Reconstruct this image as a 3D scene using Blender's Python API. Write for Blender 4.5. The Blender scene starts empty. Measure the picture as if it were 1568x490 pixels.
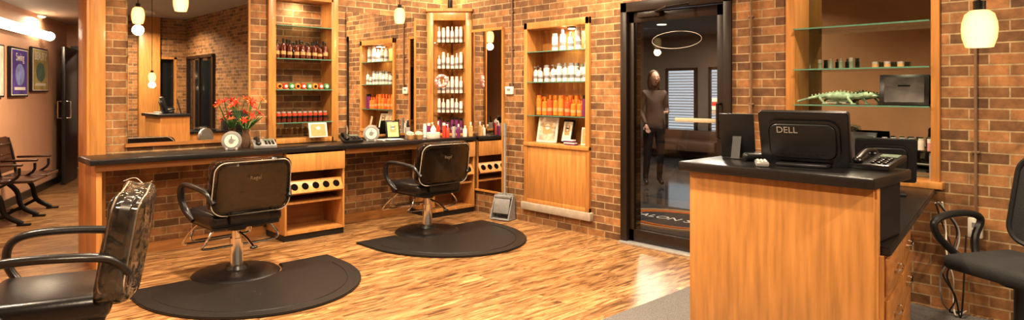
import bpy, bmesh, math, random
from mathutils import Vector, Matrix, Euler, noise
random.seed(4)
R=math.radians
# ------------------------------------------------------------ materials
def nt(name):
    m=bpy.data.materials.new(name); m.use_nodes=True
    t=m.node_tree; t.nodes.clear()
    o=t.nodes.new('ShaderNodeOutputMaterial'); return m,t,o
def M(name,col,rough=.5,metal=0,var=.12,ns=30,bump=0,coat=0,emit=0,spec=.5,stretch=(1,1,1)):
    m,t,o=nt(name); p=t.nodes.new('ShaderNodeBsdfPrincipled')
    t.links.new(p.outputs[0],o.inputs[0])
    tc=t.nodes.new('ShaderNodeTexCoord'); mp=t.nodes.new('ShaderNodeMapping'); mp.inputs['Scale'].default_value=stretch
    n=t.nodes.new('ShaderNodeTexNoise'); n.inputs['Scale'].default_value=ns; n.inputs['Detail'].default_value=5
    t.links.new(tc.outputs['Object'],mp.inputs[0]); t.links.new(mp.outputs[0],n.inputs['Vector'])
    r=t.nodes.new('ShaderNodeValToRGB'); r.color_ramp.elements[0].position=.3; r.color_ramp.elements[1].position=.7
    r.color_ramp.elements[0].color=[c*(1-var) for c in col]+[1]
    r.color_ramp.elements[1].color=[min(1,c*(1+var)) for c in col]+[1]
    t.links.new(n.outputs['Fac'],r.inputs[0]); t.links.new(r.outputs[0],p.inputs['Base Color'])
    p.inputs['Roughness'].default_value=rough; p.inputs['Metallic'].default_value=metal
    p.inputs['Coat Weight'].default_value=coat; p.inputs['Coat Roughness'].default_value=.06
    p.inputs['Specular IOR Level'].default_value=spec
    if emit:
        t.links.new(r.outputs[0],p.inputs['Emission Color']); p.inputs['Emission Strength'].default_value=emit
    if bump:
        b=t.nodes.new('ShaderNodeBump'); b.inputs['Strength'].default_value=bump; b.inputs['Distance'].default_value=.01
        t.links.new(n.outputs['Fac'],b.inputs['Height']); t.links.new(b.outputs[0],p.inputs['Normal'])
    return m
def glass(name,tint,gl=.12,rough=.0,bump=0,white=0):
    m,t,o=nt(name); a=t.nodes.new('ShaderNodeBsdfTransparent'); a.inputs[0].default_value=(*tint,1)
    g=t.nodes.new('ShaderNodeBsdfGlossy'); g.inputs['Roughness'].default_value=rough
    f=t.nodes.new('ShaderNodeFresnel'); f.inputs[0].default_value=1.45
    ad=t.nodes.new('ShaderNodeMath'); ad.operation='ADD'; ad.inputs[1].default_value=gl
    t.links.new(f.outputs[0],ad.inputs[0])
    x=t.nodes.new('ShaderNodeMixShader'); t.links.new(ad.outputs[0],x.inputs[0]); t.links.new(a.outputs[0],x.inputs[1]); t.links.new(g.outputs[0],x.inputs[2])
    if bump:
        n=t.nodes.new('ShaderNodeTexNoise'); n.inputs['Scale'].default_value=9; n.inputs['Detail'].default_value=1; n.inputs['Distortion'].default_value=1.2
        tc=t.nodes.new('ShaderNodeTexCoord'); t.links.new(tc.outputs['Object'],n.inputs['Vector'])
        b=t.nodes.new('ShaderNodeBump'); b.inputs['Strength'].default_value=bump; b.inputs['Distance'].default_value=.03
        t.links.new(n.outputs['Fac'],b.inputs['Height']); t.links.new(b.outputs[0],g.inputs['Normal'])
    if white:
        d=t.nodes.new('ShaderNodeBsdfDiffuse'); d.inputs[0].default_value=(.75,.7,.6,1); y=t.nodes.new('ShaderNodeMixShader'); y.inputs[0].default_value=white
        t.links.new(x.outputs[0],y.inputs[1]); t.links.new(d.outputs[0],y.inputs[2]); x=y
    t.links.new(x.outputs[0],o.inputs[0]); return m
def brickmat(name,c1,c2,mo):
    m,t,o=nt(name); L=t.links.new; N=t.nodes.new
    p=N('ShaderNodeBsdfPrincipled'); L(p.outputs[0],o.inputs[0])
    g=N('ShaderNodeNewGeometry'); s=N('ShaderNodeSeparateXYZ'); L(g.outputs['Position'],s.inputs[0])
    a=N('ShaderNodeMath'); a.operation='ADD'; L(s.outputs[0],a.inputs[0]); L(s.outputs[1],a.inputs[1])
    c=N('ShaderNodeCombineXYZ'); L(a.outputs[0],c.inputs[0]); L(s.outputs[2],c.inputs[1])
    b=N('ShaderNodeTexBrick'); b.inputs['Scale'].default_value=1; b.inputs['Brick Width'].default_value=.208
    b.inputs['Row Height'].default_value=.068; b.inputs['Mortar Size'].default_value=.0055; b.inputs['Mortar Smooth'].default_value=.2
    b.inputs['Bias'].default_value=-.1
    b.inputs['Color1'].default_value=(*c1,1); b.inputs['Color2'].default_value=(*c2,1); b.inputs['Mortar'].default_value=(*mo,1)
    L(c.outputs[0],b.inputs['Vector'])
    n=N('ShaderNodeTexNoise'); n.inputs['Scale'].default_value=11; n.inputs['Detail'].default_value=9; n.inputs['Roughness'].default_value=.65; L(g.outputs['Position'],n.inputs['Vector'])
    r=N('ShaderNodeValToRGB'); r.color_ramp.elements[0].position=.32; r.color_ramp.elements[0].color=(.48,.44,.40,1); r.color_ramp.elements[1].position=.66; r.color_ramp.elements[1].color=(1.25,1.18,1.08,1)
    L(n.outputs['Fac'],r.inputs[0])
    x=N('ShaderNodeMix'); x.data_type='RGBA'; x.blend_type='MULTIPLY'; x.inputs[0].default_value=.85
    L(b.outputs['Color'],x.inputs[6]); L(r.outputs[0],x.inputs[7]); L(x.outputs[2],p.inputs['Base Color'])
    p.inputs['Roughness'].default_value=.7
    bu=N('ShaderNodeBump'); bu.invert=True; bu.inputs['Strength'].default_value=.8; bu.inputs['Distance'].default_value=.009
    ms=N('ShaderNodeMath'); ms.operation='MULTIPLY_ADD'; ms.inputs[1].default_value=-.4
    L(n.outputs['Fac'],ms.inputs[0]); L(b.outputs['Fac'],ms.inputs[2]); L(ms.outputs[0],bu.inputs['Height']); L(bu.outputs[0],p.inputs['Normal'])
    return m
def plankmat(name):
    m,t,o=nt(name); L=t.links.new; N=t.nodes.new
    p=N('ShaderNodeBsdfPrincipled'); L(p.outputs[0],o.inputs[0])
    g=N('ShaderNodeNewGeometry')
    b=N('ShaderNodeTexBrick'); b.inputs['Scale'].default_value=1; b.inputs['Brick Width'].default_value=.8; b.inputs['Row Height'].default_value=.10
    b.inputs['Mortar Size'].default_value=.0018; b.inputs['Color1'].default_value=(.3,.3,.3,1); b.inputs['Color2'].default_value=(1,1,1,1); b.inputs['Mortar'].default_value=(.05,.05,.05,1)
    L(g.outputs['Position'],b.inputs['Vector'])
    sc=N('ShaderNodeVectorMath'); sc.operation='SCALE'; sc.inputs[3].default_value=7; L(b.outputs['Color'],sc.inputs[0])
    ad=N('ShaderNodeVectorMath'); ad.operation='ADD'; L(g.outputs['Position'],ad.inputs[0]); L(sc.outputs[0],ad.inputs[1])
    mp=N('ShaderNodeMapping'); mp.inputs['Scale'].default_value=(2.3,15,1); L(ad.outputs[0],mp.inputs[0])
    n=N('ShaderNodeTexNoise'); n.inputs['Scale'].default_value=1.6; n.inputs['Detail'].default_value=8; n.inputs['Distortion'].default_value=1.2; n.inputs['Roughness'].default_value=.64
    L(mp.outputs[0],n.inputs['Vector'])
    r=N('ShaderNodeValToRGB'); e=r.color_ramp.elements
    e[0].position=.34; e[0].color=(.075,.034,.014,1); e[1].position=.68; e[1].color=(.60,.38,.185,1)
    k=e.new(.43); k.color=(.22,.105,.040,1); k=e.new(.53); k.color=(.40,.215,.088,1)
    L(n.outputs['Fac'],r.inputs[0])
    x=N('ShaderNodeMix'); x.data_type='RGBA'; x.blend_type='MULTIPLY'; x.inputs[0].default_value=.5
    L(r.outputs[0],x.inputs[6]); L(b.outputs['Color'],x.inputs[7]); L(x.outputs[2],p.inputs['Base Color'])
    p.inputs['Roughness'].default_value=.30
    bu=N('ShaderNodeBump'); bu.inputs['Strength'].default_value=.12; bu.inputs['Distance'].default_value=.003; L(n.outputs['Fac'],bu.inputs['Height']); L(bu.outputs[0],p.inputs['Normal'])
    return m
brick=brickmat('brick',(.385,.195,.078),(.11,.058,.028),(.43,.33,.19))
planks=plankmat('wood_laminate')
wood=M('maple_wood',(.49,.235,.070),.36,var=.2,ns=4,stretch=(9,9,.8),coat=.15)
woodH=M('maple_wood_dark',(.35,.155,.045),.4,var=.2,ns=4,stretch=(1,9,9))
black=M('black_laminate',(.012,.011,.011),.3,ns=80,var=.3)
hole=M('hole_black',(.006,.005,.005),.95,spec=.05)
rubber=M('black_rubber',(.012,.011,.010),.42,ns=50,bump=.15)
vinyl=M('black_vinyl',(.014,.012,.012),.30,ns=60,bump=.08)
plast=M('black_plastic',(.016,.016,.017),.35)
cover=M('black_gloss_vinyl',(.014,.008,.006),.16,ns=7,bump=.06,coat=.6)
clearp=glass('clear_plastic',(.97,.96,.94),.0,.05,bump=.35)
loosep=glass('loose_clear_plastic',(.95,.93,.90),.05,.08,bump=.8,white=.025)
chrome=M('chrome',(.8,.78,.75),.12,1,var=.03)
bronze=M('bronze_frame',(.020,.012,.008),.35)
white=M('white_plastic',(.74,.72,.68),.35,var=.04)
offw=M('offwhite_paper',(.7,.66,.58),.7,var=.05)
grey=M('grey_plastic',(.25,.25,.25),.5)
silver=M('silver_plastic',(.5,.5,.49),.3,.5)
carpetm=M('grey_carpet',(.15,.145,.14),.95,ns=220,var=.5,bump=.4)
stone=M('stone_sill',(.36,.30,.24),.7,ns=14)
salmon=M('salmon_paint',(.58,.33,.20),.7,var=.04,ns=3)
ceilm=M('ceiling_paint',(.34,.30,.26),.8,var=.04,ns=3)
hceil=M('hall_ceiling_paint',(.30,.24,.19),.8,var=.04,ns=3)
redp=M('red_brown_paint',(.25,.08,.04),.7)
mirror=M('mirror_glass',(.92,.90,.87),.01,1,var=.01)
dmirror=M('dark_tinted_glass',(.34,.37,.32),.02,1,var=.12,ns=2)
glz=glass('door_glass',(.72,.71,.68),.0)
shelfg=glass('shelf_glass',(.88,.93,.88),.08)
edgeg=M('glass_edge',(.10,.26,.19),.15,var=.1,coat=.5)
amber=M('amber_bottle',(.10,.018,.008),.15,coat=.8)
orangeb=M('orange_bottle',(.75,.20,.03),.25,coat=.3)
coralb=M('coral_bottle',(.55,.09,.03),.25,coat=.3)
purpleb=M('purple_bottle',(.16,.03,.12),.25)
redb=M('red_tin',(.55,.06,.03),.3)
greenb=M('green_tin',(.08,.26,.10),.3)
dullg=M('sage_bottle',(.22,.28,.2),.4)
tan=M('tan_cup',(.5,.30,.13),.5)
pink=M('pink_ceramic',(.65,.30,.32),.4)
darkwood=M('dark_theatre_wood',(.055,.02,.01),.3,ns=5,stretch=(8,1,8),coat=.4)
iron=M('cast_iron',(.02,.017,.015),.5,.5)
red=M('red_petals',(.75,.05,.02),.5); orr=M('orange_petals',(.9,.25,.04),.5); leaf=M('leaf_green',(.06,.16,.03),.5)
figr=M('green_patina',(.26,.38,.25),.45,var=.45,ns=25)
def emitm(name,col,s,edge=None):
    m,t,o=nt(name); e=t.nodes.new('ShaderNodeEmission'); e.inputs[1].default_value=s
    lw=t.nodes.new('ShaderNodeLayerWeight'); lw.inputs[0].default_value=.35
    r=t.nodes.new('ShaderNodeValToRGB'); r.color_ramp.elements[0].color=(*col,1); r.color_ramp.elements[1].color=(*(edge or col),1)
    t.links.new(lw.outputs['Facing'],r.inputs[0]); t.links.new(r.outputs[0],e.inputs[0]); t.links.new(e.outputs[0],o.inputs[0]); return m
shade=emitm('amber_glass_lit',(1,.66,.28),2.6,(.50,.16,.025))
tube_em=emitm('fluorescent_lit',(1,.9,.72),4)
disc_em=emitm('downlight_lit',(1,.86,.62),7)
day=emitm('daylight_window',(.75,.85,1.0),1.3)
# ------------------------------------------------------------ builder
def cat(pts,n=6,closed=False):
    P=[Vector(p) for p in pts]; out=[]; k=len(P)
    rng=range(k if closed else k-1)
    for i in rng:
        p1=P[i]; p2=P[(i+1)%k]
        p0=P[i-1] if (i>0 or closed) else p1*2-p2
        p3=P[(i+2)%k] if (i+2<k or closed) else p2*2-p1
        for j in range(n):
            t=j/n; out.append(.5*((2*p1)+(-p0+p2)*t+(2*p0-5*p1+4*p2-p3)*t*t+(-p0+3*p1-3*p2+p3)*t**3))
    if not closed: out.append(P[-1])
    return out
class B:
    def __init__(s): s.bm=bmesh.new(); s.mats=[]
    def put(s,tb,m,mx=None,deform=None):
        if deform:
            for v in tb.verts: v.co=deform(v.co)
        if mx is not None: bmesh.ops.transform(tb,matrix=mx,verts=tb.verts)
        if m not in s.mats: s.mats.append(m)
        i=s.mats.index(m)
        for f in tb.faces: f.material_index=i
        me=bpy.data.meshes.new('t'); tb.to_mesh(me); tb.free(); s.bm.from_mesh(me); bpy.data.meshes.remove(me)
    def mx(s,c,rot): return Matrix.Translation(c)@Euler(rot).to_matrix().to_4x4()
    def box(s,c,size,m,bev=0,seg=2,rot=(0,0,0),deform=None):
        tb=bmesh.new(); bmesh.ops.create_cube(tb,size=1); bmesh.ops.scale(tb,vec=size,verts=tb.verts)
        if bev: bmesh.ops.bevel(tb,geom=tb.edges[:],offset=bev,segments=seg,affect='EDGES',profile=.5)
        s.put(tb,m,s.mx(c,rot),deform); return s
    def b2(s,a,b,m,bev=0):
        c=[(x+y)/2 for x,y in zip(a,b)]; z=[abs(y-x) for x,y in zip(a,b)]; return s.box(c,z,m,bev)
    def cyl(s,c,r,h,m,r2=None,seg=24,rot=(0,0,0),bev=0):
        tb=bmesh.new(); bmesh.ops.create_cone(tb,cap_ends=True,segments=seg,radius1=r,radius2=r if r2 is None else r2,depth=h)
        if bev:
            es=[e for e in tb.edges if abs(e.verts[0].co.z-e.verts[1].co.z)<1e-5]
            bmesh.ops.bevel(tb,geom=es,offset=bev,segments=2,affect='EDGES')
        s.put(tb,m,s.mx(c,rot)); return s
    def sph(s,c,r,m,seg=16,rot=(0,0,0),deform=None,mx=None):
        if not hasattr(r,'__len__'): r=(r,r,r)
        tb=bmesh.new(); bmesh.ops.create_uvsphere(tb,u_segments=seg,v_segments=max(6,seg*2//3),radius=1); bmesh.ops.scale(tb,vec=r,verts=tb.verts)
        s.put(tb,m,mx if mx is not None else s.mx(c,rot),deform); return s
    def lathe(s,prof,c,m,seg=18,rot=(0,0,0)):
        tb=bmesh.new(); rings=[]
        for r,z in prof:
            if r<1e-5: rings.append([tb.verts.new((0,0,z))])
            else: rings.append([tb.verts.new((r*math.cos(2*math.pi*i/seg),r*math.sin(2*math.pi*i/seg),z)) for i in range(seg)])
        for a,b in zip(rings,rings[1:]):
            for i in range(seg):
                j=(i+1)%seg
                if len(a)==1 and len(b)==1: continue
                if len(a)==1: tb.faces.new((a[0],b[j],b[i]))
                elif len(b)==1: tb.faces.new((a[i],a[j],b[0]))
                else: tb.faces.new((a[i],a[j],b[j],b[i]))
        bmesh.ops.recalc_face_normals(tb,faces=tb.faces); s.put(tb,m,s.mx(c,rot)); return s
    def tube(s,pts,r,m,seg=10,sm=6,closed=False,flat=1.0,mx=None,r2=None):
        P=cat(pts,sm,closed) if sm else [Vector(p) for p in pts]
        tb=bmesh.new(); rings=[]; k=len(P); up=None
        for i,p in enumerate(P):
            a=P[i-1] if (i>0 or closed) else p; b=P[(i+1)%k] if (i<k-1 or closed) else p
            d=(b-a).normalized()
            if up is None:
                up=Vector((0,0,1)) if abs(d.z)<.9 else Vector((0,1,0))
            x=d.cross(up).normalized(); up=x.cross(d).normalized()
            rr=r if r2 is None else r+(r2-r)*i/(k-1)
            rings.append([tb.verts.new(p+x*rr*math.cos(2*math.pi*j/seg)+up*rr*flat*math.sin(2*math.pi*j/seg)) for j in range(seg)])
        for i in range(k if closed else k-1):
            a=rings[i]; b=rings[(i+1)%k]
            for j in range(seg): tb.faces.new((a[j],a[(j+1)%seg],b[(j+1)%seg],b[j]))
        if not closed: tb.faces.new(rings[0][::-1]); tb.faces.new(rings[-1])
        bmesh.ops.recalc_face_normals(tb,faces=tb.faces); s.put(tb,m,mx); return s
    def poly(s,pts,z0,z1,m,bev=0,seg=2,mx=None,deform=None):
        tb=bmesh.new(); vs=[tb.verts.new((p[0],p[1],z0)) for p in pts]; f=tb.faces.new(vs)
        r=bmesh.ops.extrude_face_region(tb,geom=[f]); up=[v for v in r['geom'] if isinstance(v,bmesh.types.BMVert)]
        for v in up: v.co.z=z1
        bmesh.ops.recalc_face_normals(tb,faces=tb.faces)
        if bev:
            es=[e for e in tb.edges if abs(e.verts[0].co.z-e.verts[1].co.z)<1e-6]
            bmesh.ops.bevel(tb,geom=es,offset=bev,segments=seg,affect='EDGES')
        s.put(tb,m,mx,deform); return s
    def text(s,body,size,m,mx,ext=.0008):
        cu=bpy.data.curves.new('t','FONT'); cu.body=body; cu.size=size; cu.extrude=ext; cu.align_x='CENTER'; cu.align_y='CENTER'
        ob=bpy.data.objects.new('t',cu); bpy.context.collection.objects.link(ob); bpy.context.view_layer.update()
        me=bpy.data.meshes.new_from_object(ob.evaluated_get(bpy.context.evaluated_depsgraph_get()))
        tb=bmesh.new(); tb.from_mesh(me); bpy.data.objects.remove(ob); bpy.data.meshes.remove(me)
        s.put(tb,m,mx); return s
    def done(s,name,loc=(0,0,0),rz=0,rot=None,ang=35,parent=None):
        for f in s.bm.faces: f.smooth=True
        for e in s.bm.edges:
            if len(e.link_faces)==2:
                if e.calc_face_angle(0)>R(ang): e.smooth=False
        me=bpy.data.meshes.new(name); s.bm.to_mesh(me); s.bm.free()
        for m in s.mats: me.materials.append(m)
        ob=bpy.data.objects.new(name,me); bpy.context.collection.objects.link(ob)
        ob.location=loc; ob.rotation_euler=rot if rot else (0,0,rz)
        if parent: ob.parent=parent
        return ob
def empty(name,loc,rz=0):
    e=bpy.data.objects.new(name,None); bpy.context.collection.objects.link(e); e.location=loc; e.rotation_euler=(0,0,rz); e.empty_display_size=.1; return e
def rrect(w,h,r,n=5,top=1.0):
    pts=[]
    for cx,cy,a0 in ((w/2-r,h/2-r,0),(-w/2+r,h/2-r,90),(-w/2+r,-h/2+r,180),(w/2-r,-h/2+r,270)):
        for i in range(n+1):
            a=R(a0+90*i/n); x=cx+r*math.cos(a); y=cy+r*math.sin(a)
            pts.append((x*(top if y>0 else 1),y))
    return pts
XU=Matrix(((1,0,0,0),(0,0,-1,0),(0,1,0,0),(0,0,0,1)))
def superbox(w,h,d,p=.32,amp=0,seed=0):
    sg=lambda v:(1 if v>=0 else -1)*abs(v)**p
    def f(co):
        q=Vector((sg(co.x)*w/2,sg(co.y)*h/2,sg(co.z)*d/2))
        if amp: q+=noise.noise_vector(q*11+Vector((seed,0,0)))*amp
        return Vector((q.x,q.y,q.z-.5*q.x*q.x))
    return f
# ------------------------------------------------------------ room shell
DX,DY=4.9,6.3
CH=3.1
P0=Vector((.65,9.18)); S=Vector((.353,.9356)).normalized(); NN=Vector((S.y,-S.x))
def W(s,n,z=0): q=P0+S*s+NN*n; return (q.x,q.y,z)
B().b2((-6,-4.2,-.1),(5.2,14,0),planks).done('floor')
B().b2((-6,-4.2,CH),(5.2,6.6,CH+.1),ceilm).done('ceiling')
B().b2((-6,6.55,2.47),(5.2,14,2.55),hceil).b2((-6,6.42,2.47),(1.1,6.55,CH),hceil).done('ceiling_hall')
b=B()
b.b2((1.12,DY,0),(2.665,DY+.28,CH),brick).b2((3.30,DY,0),(5.2,DY+.28,CH),brick)
b.b2((2.665,DY,0),(3.30,DY+.28,.92),brick).b2((2.665,DY,2.35),(3.30,DY+.28,CH),brick).b2((2.665,DY+.2,.92),(3.30,DY+.28,2.35),brick)
b.done('wall_back')
b=B()
def seg(y0,y1,z0,z1,m=brick,x0=DX,x1=DX+.3): b.b2((x0,y0,z0),(x1,y1,z1),m)
seg(5.02,DY,0,CH); seg(4.11,5.02,0,.16); seg(4.11,5.02,2.12,CH); seg(4.11,5.02,.16,2.12,brick,DX+.24)
seg(3.74,4.11,0,CH); seg(2.63,3.74,2.22,CH); seg(2.18,2.63,0,CH); seg(1.18,2.18,0,.80)
seg(1.18,2.18,.80,CH,brick,DX+.26); seg(-4.2,1.18,0,CH)
b.done('wall_right')
b=B(); Lw=18
b.box((0,0,1.55),(Lw,.1,3.1),salmon)
c=W(3.7-Lw/2,-.05); ob=b.done('wall_left',(c[0],c[1],0),math.atan2(S.y,S.x))
B().box((0,0,.05),(Lw,.02,.1),black).done('baseboard_left',(W(3.7-Lw/2,.011)[0],W(3.7-Lw/2,.011)[1],0),math.atan2(S.y,S.x))
an=math.atan2(NN.y,NN.x)
b=B(); b.box((.0,0,1.3),(.12,.1,2.6),salmon).box((.55,0,2.35),(1.0,.1,.5),salmon).box((3,0,1.3),(4,.1,2.6),salmon)
b.done('wall_hall_end',W(3.7,0),an)
b=B(); b.box((.09,-.02,1.05),(.06,.16,2.1),bronze).box((.97,-.02,1.05),(.06,.16,2.1),bronze).box((.53,-.02,2.1),(.94,.16,.06),bronze).done('trim_hall_door',W(3.7,0),an)
b=B(); b.b2((-.5,-.1,0),(3,.0,2.5),redp).box((.7,-.14,1.2),(.5,.05,1.2),offw); b.done('wall_hall_room',W(5.5,-.2),an)
b=B(); b.box((.4,0,1.04),(.8,.045,2.06),plast,.004).box((.4,-.026,1.45),(.5,.01,.8),M('door_panel_dark',(.03,.028,.026),.3)).tube([(.74,-.03,1.0),(.74,-.08,1.0),(.74,-.08,1.25),(.74,-.03,1.25)],.012,chrome,sm=0).tube([(.74,.03,1.0),(.74,.08,1.0),(.74,.08,1.25),(.74,.03,1.25)],.012,chrome,sm=0)
b.done('door_1',(2.03,12.45,0),math.atan2(-.74,-.27))
b=B(); b.b2((-6,-4.2,0),(5.2,-4.0,.5),brick).b2((-6,-4.2,2.2),(5.2,-4,CH),brick)
for x in (-4.2,-1.9,.4,2.1,3.9): b.b2((x-.2,-4.2,.5),(x+.2,-4,2.2),brick)
b.b2((4.7,-4.2,.5),(5.2,-4,2.2),brick)
b.done('wall_front')
night=M('night_glass',(.012,.014,.016),.05,coat=.5)
b=B()
for x0,x1 in ((-4.0,-2.1),(-1.7,.2),(.6,1.9),(2.3,3.7),(4.1,4.7)):
    b.b2((x0,-4.12,.5),(x1,-4.1,2.2),night)
    for xx in (x0,x1-.05): b.b2((xx,-4.06,.5),(xx+.05,-3.99,2.2),wood)
    b.b2((x0,-4.06,2.15),(x1,-3.99,2.2),wood); b.b2((x0,-4.06,.5),(x1,-3.97,.54),wood)
b.done('window_1')
B().b2((3.88,-4.0,0),(4.32,-3.86,CH),wood,.01).done('trim_5')
b=B(); xx=DX-.03
b.b2((xx+.01,-3.75,.25),(xx+.025,-2.0,2.15),night)
for y in (-3.75,-2.9,-2.05): b.b2((xx-.03,y,.2),(xx+.028,y+.06,2.2),bronze)
b.b2((xx-.03,-3.75,2.15),(xx+.028,-1.99,2.21),bronze).b2((xx-.03,-3.75,.2),(xx+.028,-1.99,.26),bronze)
b.done('window_5')
B().b2((1.098,DY-.04,0),(1.12,DY+.3,2.47),wood,.004).b2((1.12,DY-.03,0),(1.235,DY-.001,CH),wood,.003).done('trim_1')
# ------------------------------------------------------------ counter
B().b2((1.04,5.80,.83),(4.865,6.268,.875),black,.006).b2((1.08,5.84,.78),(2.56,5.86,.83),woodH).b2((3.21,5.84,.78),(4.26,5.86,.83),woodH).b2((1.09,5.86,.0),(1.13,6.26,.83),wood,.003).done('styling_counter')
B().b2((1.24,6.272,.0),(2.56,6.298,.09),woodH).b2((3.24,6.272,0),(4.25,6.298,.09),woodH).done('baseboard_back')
def cabinet(name,x0,x1):
    e=empty(name,((x0+x1)/2,6.05,0)); w=x1-x0
    b=B(); 
    for sx in (-1,1): b.b2((sx*(w/2-.01)-.01,-.22,.06),(sx*(w/2-.01)+.01,.20,.828),wood,.002)
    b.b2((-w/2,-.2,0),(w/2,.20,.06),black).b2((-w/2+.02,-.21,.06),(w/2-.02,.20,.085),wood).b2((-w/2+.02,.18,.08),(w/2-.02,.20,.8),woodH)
    b.b2((-w/2+.02,-.2,.34),(w/2-.02,.18,.36),wood)
    b.done('carcass',parent=e)
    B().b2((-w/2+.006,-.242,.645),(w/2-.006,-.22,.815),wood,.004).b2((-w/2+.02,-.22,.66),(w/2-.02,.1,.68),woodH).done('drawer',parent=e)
    b=B(); b.box((0,-.215,.50),(w-.05,.018,.13),wood,.003,rot=(R(-28),0,0))
    Rm=Euler((R(-28),0,0)).to_matrix().to_4x4()
    for i in range(5):
        x=(i-2)*(w-.12)/4.6
        c=Vector((0,-.215,.50))+(Rm@Vector((x,-.008,0)))
        b.cyl(c,.034,.006,hole,rot=(R(90-28),0,0),seg=20)
    b.b2((-w/2+.02,-.19,.425),(w/2-.02,.18,.44),wood); b.done('tool_holder',parent=e)
cabinet('styling_cabinet',2.58,3.19); cabinet('styling_cabinet',4.27,4.86)
B().b2((1.40,DY-.02,.955),(2.42,DY-.005,2.75),mirror).b2((1.38,DY-.03,.925),(2.44,DY-.001,.955),woodH).b2((2.42,DY-.03,.925),(2.435,DY-.001,2.75),wood).done('vanity_mirror')
B().b2((3.46,DY-.02,.925),(4.33,DY-.005,2.25),mirror).b2((3.44,DY-.03,.9),(4.35,DY-.001,.925),woodH).b2((4.33,DY-.03,.9),(4.345,DY-.001,2.25),wood).done('vanity_mirror')
B().b2((DX-.02,5.375,.27),(DX-.005,5.91,2.09),mirror).b2((DX-.03,5.355,.25),(DX-.001,5.375,2.1),wood).b2((DX-.03,5.375,.25),(DX-.001,5.91,.27),wood).b2((DX-.03,5.355,2.09),(DX-.001,5.91,2.12),wood).done('tall_mirror')
# back niche
b=B(); x0,x1=2.665,3.30
b.b2((x0-.055,DY-.035,.88),(x0+.02,DY-.0,2.42),wood,.003).b2((x1-.02,DY-.035,.88),(x1+.055,DY-.0,2.42),wood,.003).b2((x0,DY-.035,.88),(x1,DY-.0,.93),wood,.003).b2((x0,DY-.035,2.33),(x1,DY-.0,2.42),wood,.003)
b.b2((x0,DY,.92),(x0+.02,DY+.2,2.35),wood).b2((x1-.02,DY,.92),(x1,DY+.2,2.35),wood).b2((x0,DY,.92),(x1,DY+.2,.931),wood).b2((x0,DY,2.33),(x1,DY+.2,2.35),wood)
pf=b.done('display_niche_frame')
b=B()
for z in (1.09,1.42,1.73,2.06):
    b.b2((x0+.02,DY-.05,z-.009),(x1-.02,DY+.195,z),shelfg); b.b2((x0+.02,DY-.053,z-.009),(x1-.02,DY-.05,z),edgeg)
b.done('glass_shelves',parent=pf)
# right niche
b=B(); y0,y1=4.11,5.02; X=DX
b.b2((X-.03,y0-.0,.22),(X+.235,y0+.05,2.13),wood,.003).b2((X-.03,y1-.05,.22),(X+.235,y1,2.13),wood,.003).b2((X-.03,y0,2.06),(X+.235,y1,2.13),wood,.003)
b.b2((X-.022,y0+.05,.26),(X+.235,y1-.05,.83),wood,.003).b2((X-.04,y0,.82),(X+.235,y1,.86),wood,.004).b2((X-.03,y0,.22),(X+.2,y1,.26),wood,.003).b2((X+.215,y0+.05,.86),(X+.235,y1-.05,2.06),wood)
pf=b.done('display_niche_frame')
b=B()
for z in (1.15,1.50,1.82):
    b.b2((X-.03,y0+.05,z-.009),(X+.21,y1-.05,z),shelfg); b.b2((X-.033,y0+.05,z-.009),(X-.03,y1-.05,z),edgeg)
b.done('glass_shelves',parent=pf)
B().b2((X-.05,y0-.03,.14),(X+.2,y1+.03,.22),stone,.008).done('trim_2')
# display window
b=B(); y0,y1=1.18,2.18
b.b2((X-.03,y1-.07,.80),(X+.25,y1,CH),wood,.003).b2((X-.03,y0,.80),(X+.25,y0+.05,CH),wood,.003).b2((X-.05,y0-.02,.77),(X+.25,y1,.815),wood,.004)
b.b2((X+.22,y0+.05,.815),(X+.24,y1-.07,CH),dmirror)
pf=b.done('display_window_frame')
b=B()
for z in (1.305,1.565,1.865):
    b.b2((X-.06,y0+.05,z-.01),(X+.215,y1-.07,z),shelfg); b.b2((X-.064,y0+.05,z-.01),(X-.06,y1-.07,z),edgeg)
b.done('glass_shelves',parent=pf)
# corner tower
e=empty('corner_display_cabinet',(DX-.19,DY-.19,.877),R(-45))
b=B(); fw=.53
b.b2((-fw/2+.0,-.012,.0),(-fw/2+.075,.012,1.46),wood,.003).b2((fw/2-.075,-.012,0),(fw/2,.012,1.46),wood,.003).b2((-fw/2,-.012,1.36),(fw/2,.012,1.46),wood,.003).b2((-fw/2,-.012,0),(fw/2,.012,.03),wood,.003)
b.poly([(-fw/2+.02,.0),(fw/2-.02,0),(0,fw/2-.02)],0,.03,wood).poly([(-fw/2+.02,.0),(fw/2-.02,0),(0,fw/2-.02)],1.4,1.46,wood)
b.box((-.127,.117,.72),(.335,.012,1.4),wood,rot=(0,0,R(45))).box((.127,.117,.72),(.335,.012,1.4),wood,rot=(0,0,R(-45)))
b.poly([(-fw/2-.01,-.035),(fw/2+.01,-.035),(fw/2+.01,.0),(0,fw/2-.01),(-fw/2-.01,0)],1.46,1.50,wood,.006)
b.done('case',parent=e)
b=B()
for z in (.27,.50,.79,1.10): b.poly([(-fw/2+.07,.013),(fw/2-.07,.013),(0.0,fw/2-.05)],z-.008,z,shelfg)
b.done('shelves',parent=e)
B().cyl((0,.05,1.56),.03,.09,black).cyl((0,.05,1.505),.04,.012,black).done('spotlight',parent=e)
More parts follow.
